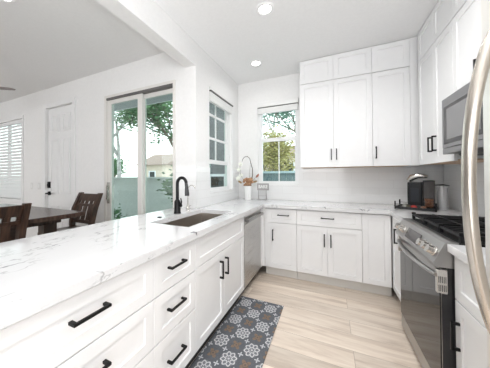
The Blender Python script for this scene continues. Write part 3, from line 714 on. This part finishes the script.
for g in range(3):
    a = .012+g*.245; c = a+.240; bm = NB(); zt = .962; s = .006
    rect = [(a, .118), (c, .118), (c, .665), (a, .665)]
    for (p, q) in zip(rect, rect[1:]+rect[:1]):
        box(bm, min(p[0], q[0])-s, max(p[0], q[0])+s, min(p[1], q[1])-s, max(p[1], q[1])+s, zt-.014, zt)
    for yy in (.24, .3975, .53): box(bm, a, c, yy-s, yy+s, zt-.012, zt+.004)
    mx_ = (a+c)/2
    for xx in (a+.07, mx_, c-.07): box(bm, xx-s, xx+s, .118, .665, zt-.012, zt+.003)
    for (p, q) in rect: box(bm, p-.009, p+.009, q-.009, q+.009, .9225, zt-.01)
    for (p, q) in rect: box(bm, p-.007, p+.007, q-.012, q+.012, zt-.005, zt+.012, .002)
    part('grate', bm, iron_m, ck)

# ------------------------------------------------------------------ refrigerator (faces -X)
fr_ = thing('refrigerator', 'stainless refrigerator at the right edge with bowed handles', 'refrigerator', (1.17, -1.985, 0), -PI/2)
fr_steel = mat('fridge_steel', (0.84, 0.82, 0.79), 0.36, 0.75)
bm = NB(); box(bm, .004, .90, .075, .80, .02, 1.775, .004); part('body', bm, mat('fridge_side', (0.4, 0.4, 0.4), 0.4, 0.6), fr_)
def bow(x, z0_, z1_, horizontal=False):
    bm = NB(); pts = []
    for k in range(25):
        u = -1+2*k/24; y = -.044*(1-abs(u)**2.6)-.006*(1-abs(u))
        if not horizontal: pts.append((x, y+.004 if abs(u) == 1 else y, (z0_+z1_)/2+u*(z1_-z0_)/2))
        else: pts.append((z0_+(u+1)/2*(z1_-z0_), y, x))
    tube(bm, pts, .0138, 16); return bm
for (a, c, hx_) in ((0, .449, .055), (.453, .904, .51)):
    bm = NB(); box(bm, a+.001, c, 0, .07, .055, 1.77, .006); d = part('door', bm, fr_steel, fr_)
    part('handle', bow(hx_, .865, 1.625), fridge_handle_m, d, True, label='bowed brushed steel handle')
bm = NB(); box(bm, .02, .88, .08, .12, 0, .0195); part('kick_grille', bm, black_plastic, fr_)

# ------------------------------------------------------------------ rug
bm = NB(); box(bm, -.231, .207, -.66, .66, .0, .009, .003)
o = solo('kitchen_rug', bm, rug_m, 'grey patterned kitchen runner with white medallions in front of the sink', 'rug')
# put the lattice origin on a white medallion
me = o.data
for v in me.vertices: v.co += Vector((.1205, .0, 0))
o.location = (.035, -1.2665, .001)
me2 = me
for v in me2.vertices: v.co.x += .0105-.0; v.co.y += .0
me2.update()

# ------------------------------------------------------------------ plant, sign
pp = thing('potted_orchid', 'small orchid in a tapered white pot in the counter corner', 'plant', (-.335, .415, .9145))
bm = NB(); lathe(bm, [(.046, 0), (.050, .004), (.066, .205), (.069, .215), (.060, .215), (.058, .195), (.01, .195)], (0, 0, 0), 28); part('pot', bm, pot_m, pp, True)
bm = NB()
for k in range(60):
    a = random.uniform(0, 2*PI); rr_ = random.uniform(.01, .080); z = random.uniform(.215, .325)
    bmesh.ops.create_icosphere(bm, subdivisions=1, radius=random.uniform(.016, .028), matrix=Matrix.Translation((rr_*math.cos(a), rr_*math.sin(a)*.7, z)))
part('bark_medium', bm, bark_m, pp, True)
cw = Vector((.903, .43, 0)); 
def pw(a, z, b_=0): return (1.45*(cw.x*a-cw.y*b_), 1.45*(cw.y*a+cw.x*b_), 1.5*z)
bm = NB(); tube(bm, [pw(.035, .19), pw(.050, .25), pw(.048, .32), pw(.030, .38), pw(.020, .425), pw(-.005, .445), pw(-.035, .44), pw(-.055, .415), pw(-.062, .39)], [.006, .006, .006, .0055, .005, .005, .0045, .004, .003], 8)
tube(bm, [pw(.020, .18), pw(.015, .27), pw(.028, .36)], [.002, .002, .0015], 6)
tube(bm, [pw(-.03, .18), pw(-.075, .25), pw(-.085, .33), pw(-.08, .36)], [.0025, .002, .002, .0015], 6)
tube(bm, [pw(.05, .19), pw(.085, .235), pw(.105, .26)], [.0025, .002, .0015], 6); part('stem', bm, stem_m, pp, True)
def leafq(bm, c, d, wd, L):
    d = Vector(d).normalized(); s_ = d.cross(Vector((.3, -.8, .4))).normalized(); c = Vector(c); nrm = d.cross(s_)*.004
    pts = [c, c+d*L*.35+s_*wd/2, c+d*L*.75+s_*wd*.35, c+d*L, c+d*L*.75-s_*wd*.35, c+d*L*.35-s_*wd/2]
    A = [bm.verts.new(p) for p in pts]; B = [bm.verts.new(p+nrm) for p in pts]; bm.faces.new(A); bm.faces.new(B[::-1])
    for k in range(6): bm.faces.new((A[k], A[(k+1) % 6], B[(k+1) % 6], B[k]))
for (a, z) in ((-.078, .365), (-.095, .31), (-.072, .25), (-.105, .22)):
    bm = NB()
    for k in range(5):
        an = k*2*PI/5+.3; leafq(bm, pw(a, z), pw(math.cos(an), math.sin(an), .3), .030, .042)
    part('flower', bm, petal_m, pp)
for (a, z, dx, dz, m_) in ((.085, .225, .6, .8, leaf_red), (-.06, .17, -.8, .45, leaf_in), (.05, .18, .9, .25, leaf_in)):
    bm = NB(); leafq(bm, pw(a, z), pw(dx, dz), .035, .08); part('leaf', bm, m_, pp)

sg = thing('counter_sign', 'small grey easel sign with white letters beside the orchid pot', 'sign', (-.115, .470, .9145), math.radians(6))
bm = NB(); gs = mat('sign_frame', (0.34, 0.32, 0.32), 0.5)
rect_frame(bm, -.088, .088, .150, .252, .012, -.004, .008)
fo = part('frame', bm, gs, sg)
bm = NB(); box(bm, -.076, .076, .002, .005, .162, .240); part('panel', bm, mat('sign_panel', (0.40, 0.385, 0.38), 0.6), sg)
bm = NB(); s_ = .0035
for x in (-.070, .048): box(bm, x-.004, x+.004, -.003, .005, .006, .149)
box(bm, -.080, .058, -.003, .005, .000, .010); box(bm, -.030, -.026, .02, .05, .0, .004); box(bm, -.0740, .052, .0, .004, .062, .066)
tube(bm, [(-.07, .004, .14), (-.07, .06, .003)], .003, 6); tube(bm, [(.048, .004, .14), (.048, .06, .003)], .003, 6)
part('stand', bm, gs, sg)
txt = bpy.data.curves.new('sign_text', 'FONT'); txt.body = 'BAKE'; txt.size = .068; txt.extrude = .0012; txt.align_x = 'CENTER'; txt.align_y = 'CENTER'; txt.offset = .0015
to = bpy.data.objects.new('lettering', txt); C.objects.link(to); txt.materials.append(mat('sign_letters', (0.85, 0.85, 0.84), 0.6))
lm = bpy.data.meshes.new_from_object(to.evaluated_get(bpy.context.evaluated_depsgraph_get()))
bpy.data.objects.remove(to)
to = bpy.data.objects.new('lettering', lm); C.objects.link(to)
if not lm.materials: lm.materials.append(MATS['sign_letters'])
to.parent = sg; to.location = (0, .0005, .202); to.rotation_euler = (PI/2, 0, 0); to.scale = (.85, 1, 1)

# ------------------------------------------------------------------ coffee corner
# tray frame is turned to face the aisle diagonally
TR = math.radians(-22)
tray = thing('wire_tray', 'black rectangular tray with corner posts in the counter corner', 'tray', (1.640, .225, .9145), TR)
bm = NB(); box(bm, -.16, .16, -.125, .125, .006, .014)
for (a, c, d, e_) in ((-.16, .16, -.125, -.119), (-.16, .16, .119, .125)): box(bm, a, c, d, e_, .014, .027)
for (a, c) in ((-.16, -.154), (.154, .16)): box(bm, a, c, -.119, .119, .014, .027)
part('tray_body', bm, black_plastic, tray)
for (a, c) in ((-.162, -.127), (.162, -.127), (-.162, .127), (.162, .127)):
    bm = NB(); box(bm, a-.006, a+.006, c-.006, c+.006, 0, .085, .001); part('post', bm, black_m, tray)
bm = NB(); box(bm, -.17, .17, -.13, -.124, .052, .056); box(bm, -.17, .17, .124, .13, .052, .056); part('rail', bm, black_m, tray)
tz = .9285
cf = thing('coffee_machine', 'compact black coffee machine with a raised silver lid on the tray', 'coffee machine', (1.655, .300, tz), TR)
bm = NB(); box(bm, -.064, .058, -.05, .09, 0, .275, .010); part('body', bm, mat('coffee_black', (0.012, 0.013, 0.015), 0.4, 0.0, 0.3), cf)
bm = NB(); box(bm, -.052, .052, -.085, -.0505, .0, .02, .004); part('drip_tray', bm, black_plastic, cf)
bm = NB(); box(bm, -.035, .035, -.054, -.0505, .06, .21, .002); part('front_panel', bm, mat('coffee_panel', (0.022, 0.025, 0.032), 0.35, 0.0, 0.3), cf)
bm = NB(); tube(bm, [(-.060, .02, .287), (-.03, .02, .325), (.02, .02, .345), (.100, .02, .335)], [.030, .042, .040, .020], 14, flat=.8); part('lid', bm, chrome_m, cf, True, label='silver lid tilted open')
cn = thing('glass_canister', 'smoked glass canister with copper capsules beside the coffee machine', 'canister', (1.738, .200, tz), TR)
bm = NB(); lathe(bm, [(.046, 0), (.048, .006), (.048, .28), (.045, .28), (.045, .01), (.01, .01)], (0, 0, 0), 28); part('jar', bm, canister_glass, cn, True)
bm = NB(); lathe(bm, [(.049, .2805), (.049, .292), (.04, .296), (.01, .298)], (0, 0, 0), 28); part('lid', bm, black_plastic, cn, True)
bm = NB()
for z in (.028, .058, .088):
    for k in range(4):
        a = k*PI/2+z*20; lathe(bm, [(.012, -.013), (.017, .010), (.017, .013)], (.021*math.cos(a), .021*math.sin(a), z), 12)
cc = part('capsules', bm, mat('copper_capsule', (0.85, 0.42, 0.22), 0.3, 0.6), cn, True); cc['kind'] = 'stuff'
bt = thing('milk_frother', 'light grey jug with a black lever handle at the right of the tray', 'jug', (1.868, .270, tz-.0140), TR)
bm = NB(); lathe(bm, [(.040, 0), (.042, .004), (.042, .235), (.038, .245), (.01, .247)], (0, 0, 0), 24); part('jug_body', bm, mat('jug_grey', (0.62, 0.62, 0.63), 0.25, 0.3), bt, True)
bm = NB(); tube(bm, [(-.06, 0, .256), (.01, -.01, .262), (.055, -.02, .254)], [.010, .011, .005], 10, flat=.6); part('lever_handle', bm, black_plastic, bt, True)
pk = [('red foil sachet lying on the front of the black tray', (0.50, 0.05, 0.04), -.01, -.085), ('pale grey sachet at the left end of the black tray', (0.45, 0.45, 0.42), -.085, -.055), ('brown sachet leaning at the right end of the black tray', (0.25, 0.12, 0.07), .065, -.09), ('dark olive sachet behind the red one on the tray', (0.16, 0.16, 0.12), -.055, -.09)]
ca, sa = math.cos(TR), math.sin(TR)
for i, (lb, colr, dx, dy) in enumerate(pk):
    bm = NB()
    hgt = (.020, .030, .020, .026)[i]
    bmesh.ops.create_uvsphere(bm, u_segments=10, v_segments=6, radius=1, matrix=Matrix.Diagonal((.028, .016, hgt, 1)))
    for v in bm.verts: v.co.z = max(-hgt*.6, v.co.z); v.co.z += hgt*.6
    o = solo('sachet', bm, mat('sachet_%d' % i, colr, 0.3), lb, 'sachet', 'sachets on the coffee tray', smooth=False)
    o.location = (1.640+ca*dx-sa*dy, .225+sa*dx+ca*dy, tz+.0005); o.rotation_euler = (0, 0, TR+.4*i)

# ------------------------------------------------------------------ dining set
dt = thing('dining_table', 'dark brown wooden counter height dining table', 'table', (-2.42, -1.90, 0))
TX0, TX1, TY = -.86, .90, .56
bm = NB(); box(bm, TX0, TX1, -TY, TY, .868, .912, .004); part('tabletop', bm, table_m, dt)
bm = NB(); rect_apron = (TX0+.30, TX1-.32, -TY+.06, TY-.06); a0_, a1_, b0_, b1_ = rect_apron
box(bm, a0_, a1_, b0_, b0_+.03, .785, .8675); box(bm, a0_, a1_, b1_-.03, b1_, .785, .8675); box(bm, a0_, a0_+.03, b0_+.03, b1_-.03, .785, .8675); box(bm, a1_-.03, a1_, b0_+.03, b1_-.03, .785, .8675); part('apron', bm, table_m, dt)
for (a, c) in ((TX0+.42, -TY+.13), (TX1-.44, -TY+.13), (TX0+.42, TY-.13), (TX1-.44, TY-.13)):
    bm = NB(); box(bm, a-.060, a+.060, c-.060, c+.060, 0, .784, .003); part('leg', bm, dw_dark, dt)
def make_chair(label, loc, rotz):
    """back toward local -y... the sitter looks to local +y"""
    t = thing('dining_chair', label, 'chair', loc, rotz, 'dark dining chairs around the table')
    bm = NB(); box(bm, -.225, .225, -.20, .22, .60, .645, .010); part('seat', bm, dw_dark, t)
    for sx in (-1, 1):
        bm = NB(); prism(bm, [(.17, 0), (.21, 0), (.21, .599), (.17, .599)], 0, sx*.205-.02, sx*.205+.02); part('leg', bm, dw_dark, t)
        bm = NB()
        prof = [(-.24, 0), (-.17, .58), (-.175, .72), (-.215, .88), (-.285, 1.07), (-.240, 1.07), (-.150, .88), (-.118, .72), (-.118, .58), (-.19, 0)]
        prism(bm, prof, 0, sx*.192-.022, sx*.192+.022); part('rear_post', bm, dw_dark, t)
    def yb(z): # back curve
        P_ = [(.6, -.148), (.72, -.15), (.88, -.184), (1.07, -.258)]
        for (z0_, y0_), (z1_, y1_) in zip(P_, P_[1:]):
            if z <= z1_: return y0_+(y1_-y0_)*(z-z0_)/(z1_-z0_)
        return -.262
    def strip(x0_, x1_, zs, th=.02):
        bm = NB(); prism(bm, [(yb(z)-th/2, z) for z in zs]+[(yb(z)+th/2, z) for z in reversed(zs)], 0, x0_, x1_); return bm
    part('top_rail', strip(-.169, .169, (.970, 1.01, 1.058), .024), dw_dark, t)
    part('lower_rail', strip(-.169, .169, (.70, .74), .024), dw_dark, t)
    part('middle_rail', strip(-.169, .169, (.905, .935), .018), dw_dark, t)
    for x in (-.092, 0, .092):
        wd = .028 if x else .032
        part('back_slat', strip(x-wd, x+wd, (.741, .83, .904), .014), dw_dark, t)
    for x, hw in ((-.157, .0115), (-.086, .0245), (0, .0265), (.086, .0245), (.157, .0115)):
        part('rail_block', strip(x-hw, x+hw, (.936, .969), .014), dw_dark, t)
    for z in (.20,):
        bm = NB(); box(bm, -.184, .184, .178, .202, z, z+.04); part('foot_rest', bm, dw_dark, t)
    return t
# chair at the table end by the peninsula (sitter looks to -X): local +y -> -X : rotz = +90
ch0 = make_chair('dark wooden dining chair at the near end of the table, by the peninsula', (-1.60, -2.105, 0), PI/2)
dup(ch0, (-2.01, -1.22, 0), PI, 'dark wooden dining chair on the far side of the table, nearest the patio door')

# ------------------------------------------------------------------ ceiling lights and fan
def downlight(label, x, y, power=1.2):
    t = thing('recessed_light', label, 'ceiling light', (x, y, ZC), 0, 'recessed ceiling lights')
    bm = NB()
    seg = 32; prof = [(.055, -.001), (.055, -.006), (.075, -.010), (.085, -.004), (.085, -.0005)]
    rings = [[bm.verts.new((r_*math.cos(2*PI*k/seg), r_*math.sin(2*PI*k/seg), z)) for k in range(seg)] for r_, z in prof]
    rings.append(rings[0])
    for a, d in zip(rings, rings[1:]):
        for k in range(seg): bm.faces.new((a[k], a[(k+1) % seg], d[(k+1) % seg], d[k]))
    part('trim_ring', bm, trim_m, t, True)
    bm = NB(); lathe(bm, [(.054, -.001), (.054, -.004), (.03, -.006)], (0, 0, 0), 28); part('lens', bm, lamp_m, t)
    l_ = bpy.data.lights.new('downlight_lamp', 'AREA'); l_.shape = 'DISK'; l_.size = .10; l_.energy = power; l_.color = (1, .99, .97); l_.spread = math.radians(150)
    lo = bpy.data.objects.new('lamp', l_); C.objects.link(lo); lo.parent = t; lo.location = (0, 0, -.012)
    return t
dl = downlight('round recessed ceiling light nearer the camera, at the top of the kitchen', .28, -.84)
downlight('round recessed ceiling light near the back wall and window', -.085, .06)
downlight('recessed ceiling light over the dining table at the top left', -1.665, -1.95)

downlight('unseen recessed fill light added above the aisle in front of the range', .93, -1.02, 7.2)  # added downlight out of view, brightens cabinet fronts and floor
downlight('unseen recessed fill light added above the aisle beside the near drawers', .42, -1.80, 3.6)  # unseen fill lamp added over the drawer side of the aisle
downlight('unseen recessed fill light added between the refrigerator and the camera', 1.15, -2.35, 4)  # extra lamp out of view, added to fill the near aisle

fan = thing('ceiling_fan', 'brown ceiling fan with one blade tip showing at the left edge', 'ceiling fan', (-3.86, -1.95, ZC))
bm = NB(); lathe(bm, [(.07, 0), (.07, -.03), (.03, -.05), (.015, -.055)][::-1], (0, 0, 0), 24); part('canopy', bm, trim_m, fan, True)
bm = NB(); cyl(bm, (0, 0, -.05), (0, 0, -.24), .014); part('rod', bm, trim_m, fan, True)
bm = NB(); lathe(bm, [(.06, -.37), (.10, -.35), (.11, -.29), (.08, -.24), (.015, -.235)], (0, 0, 0), 28); part('motor', bm, trim_m, fan, True)
fan_m = mat('fan_blade', (0.26, 0.22, 0.21), 0.5)
a0 = math.atan2(.64, .77)
for k in range(4):
    a = a0+k*2*PI/4; ex = Vector((math.cos(a), math.sin(a), 0)); ey = Vector((-math.sin(a), math.cos(a), .12))
    bm = NB(); ol = [(.14, -.04), (.3, -.062), (.85, -.070), (.96, -.055), (1.0, 0), (.96, .055), (.85, .070), (.3, .062), (.14, .04)]
    A = [bm.verts.new(ex*p+ey*q+Vector((0, 0, -.315))) for p, q in ol]; B = [bm.verts.new(ex*p+ey*q+Vector((0, 0, -.325))) for p, q in ol]
    bm.faces.new(A); bm.faces.new(B[::-1])
    for i in range(len(ol)): j = (i+1) % len(ol); bm.faces.new((A[i], A[j], B[j], B[i]))
    part('blade', bm, fan_m, fan)

# switches by the front door
for i, x in enumerate((-4.07, -3.83)):
    t = thing('light_switch', ('white light switch plate nearer the blinds', 'white light switch plate nearer the front door')[i], 'light switch', (x, YS-.0005, 1.12), 0)
    bm = NB(); box(bm, -.04, .04, -.006, 0, -.06, .06, .003); part('plate', bm, mat('switch_plate', (0.72, 0.72, 0.71), 0.4), t)
    bm = NB(); box(bm, -.015, .015, -.010, -.0062, -.032, .032, .002); part('rocker', bm, trim_m, t)

# ------------------------------------------------------------------ outdoors
bm = NB(); box(bm, -30, XK-.13, YS+.13, 30, -.14, -.04); box(bm, XK-.13, 20, YB+.13, 30, -.14, -.04); S('ground', bm, concrete_m, 'pale paved ground outside the windows', 'ground')
bm = NB(); box(bm, -12, -2.45, 1.5, 1.68, -.04, 1.235); box(bm, -12, -2.42, 1.46, 1.72, 1.235, 1.27); solo('patio_wall', bm, stucco_m, 'low grey green stucco wall across the patio', 'wall')
bm = NB(); prism(bm, [(YS+.125, 2.52), (.05, 2.52), (.05, 2.68), (YS+.125, 2.75)], 0, -2.9, XK-.13); solo('patio_eave', bm, soffit_m, 'grey roof eave over the patio door', 'eave')
bm = NB()
for k in range(34): box(bm, -1.6+k*.15, -1.6+k*.15+.143, 3.3, 3.325, -.04, 1.36)
box(bm, -1.62, 3.55, 3.33, 3.37, .3, .4)
fe = thing('garden_fence', 'blue grey board fence with pale cap beyond the back window', 'fence', (0, 0, 0))
part('boards', bm, fence_m, fe); bm = NB(); box(bm, -1.62, 3.55, 3.26, 3.39, 1.361, 1.42); part('cap', bm, cap_m, fe)

def house(name, label, x0, x1, y0, y1, h, m, rh, wins):
    t = thing(name, label, 'house', (0, 0, 0))
    bm = NB(); box(bm, x0, x1, y0, y1, -.04, h); part('walls', bm, m, t)
    bm = NB(); ym = (y0+y1)/2; prism(bm, [(y0-.3, h+.001), (y1+.3, h+.001), (ym, h+rh)], 0, x0-.3, x1+.3); part('roof', bm, roof_m, t)
    for (a, c, z0_, z1_) in wins:
        bm = NB(); rect_frame(bm, a, c, z0_, z1_, .07, y0-.05, y0-.001); wf = part('window_frame', bm, trim_m, t)
        bm = NB(); box(bm, a+.07, c-.07, y0-.02, y0-.002, z0_+.07, z1_-.07); part('pane', bm, pane_dark, wf)
    return t
house('garden_shed', 'grey sided garden building seen through the tall window', -2.35, -1.55, 2.6, 3.2, 3.7, house_grey, .5, [(-2.25, -1.7, .8, 1.35)])
house('distant_house', 'pale tan house beyond the patio wall', -11.3, -9.0, 8.8, 12.0, 2.1, house_pale, .9, [(-10.5, -9.9, .9, 1.7)])
house('tan_house', 'tan house glimpsed beyond the garden fence', -3.6, -.6, 12.5, 16.0, 2.75, house_pale, .8, [(-1.9, -1.3, 1.2, 2.2)])

def tree(name, label, base, h, spread, trunk_m, fol_m, n_leaf, seed, lean=(0, 0), leaf=.09, crown0=.35, levels=4, r0_=.11, group=None, fork=.2):
    rnd = random.Random(seed)
    t = thing(name, label, 'tree', base)
    bm = NB(); tips = []
    def grow(p, d, L, r, lv):
        pts = [p]; rs = [r]; q = p
        for k in range(3):
            d = (d+Vector((rnd.uniform(-.22, .22), rnd.uniform(-.22, .22), rnd.uniform(-.05, .12)))).normalized()
            q = q+d*L/3; pts.append(q); rs.append(r*(1-.12*(k+1)))
            if lv < levels-1: tips.append(q)
        tube(bm, pts, rs, 6)
        if lv > 0:
            for k in range(3 if lv > 1 else 4):
                a = rnd.uniform(0, 2*PI); nd = (d*.75+Vector((math.cos(a), math.sin(a), rnd.uniform(-.1, .5)))*spread).normalized()
                grow(pts[rnd.choice((2, 3, 3))], nd, L*rnd.uniform(.6, .8), r*.58, lv-1)
        else: tips.append(q)
    grow(Vector((0, 0, 0)), Vector((lean[0], lean[1], 1)).normalized(), h*.40, r0_, levels)
    part('trunk', bm, trunk_m, t)
    if n_leaf:
        bm = NB()
        for k in range(n_leaf):
            c = rnd.choice(tips)+Vector((rnd.gauss(0, fork), rnd.gauss(0, fork), rnd.gauss(0, fork*.8)))
            a = Vector((rnd.gauss(0, 1), rnd.gauss(0, 1), rnd.gauss(0, 1))).normalized(); u, v = frame_axes(a); s_ = leaf*rnd.uniform(.5, 1.2)
            vs = [bm.verts.new(c+u*s_), bm.verts.new(c+v*s_*.5), bm.verts.new(c-u*s_), bm.verts.new(c-v*s_*.5)]; bm.faces.new(vs)
        me = bpy.data.meshes.new('foliage'); bm.to_mesh(me); bm.free(); me.materials.append(fol_m)
        o = bpy.data.objects.new('foliage', me); C.objects.link(o); o.parent = t; o['kind'] = 'stuff'
    return t
tree('bare_tree', 'pale barked nearly bare tree seen through the left slider pane', (-8.5, 4.7, -.04), 5.8, .85, trunk_pale, fol_green, 260, 11, leaf=.06, r0_=.13, lean=(.05, 0))
tree('leafy_tree', 'leafy green tree filling the right slider pane', (-3.75, 3.0, -.04), 5.0, .60, trunk_dark, fol_green, 9500, 5, leaf=.062, r0_=.07, lean=(.1, .0))
tree('back_tree', 'rounded dark green bush behind the patio wall at the left slider pane', (-11.0, 6.3, -.04), 2.2, .8, trunk_dark, fol_green, 3500, 8, leaf=.09, fork=.25)
tree('garden_tree', 'yellow green small tree at the left of the back window', (-.95, 4.6, -.04), 2.7, .6, trunk_dark, fol_yellow, 3800, 21, leaf=.06, r0_=.05)
tree('garden_tree', 'blue green bushy tree at the right of the back window', (.15, 6.6, -.04), 4.9, .65, trunk_dark, fol_teal, 7500, 33, leaf=.07, r0_=.08, fork=.28)
tree('garden_tree', 'bare limbed tree high in the back window', (-2.9, 9.8, -.04), 6.6, .8, trunk_pale, fol_teal, 900, 40, leaf=.07, r0_=.12)
tree('patio_shrub', 'green leafy shrub just outside the slider behind the faucet', (-1.00, -.22, -.04), 1.55, .22, trunk_dark, fol_green, 420, 3, leaf=.055, levels=2, r0_=.014, fork=.08)
tree('patio_shrub', 'low dark shrub at the foot of the patio wall', (-4.0, .85, -.04), .55, .7, trunk_dark, fol_green, 380, 4, leaf=.05, levels=2, r0_=.02, fork=.10)
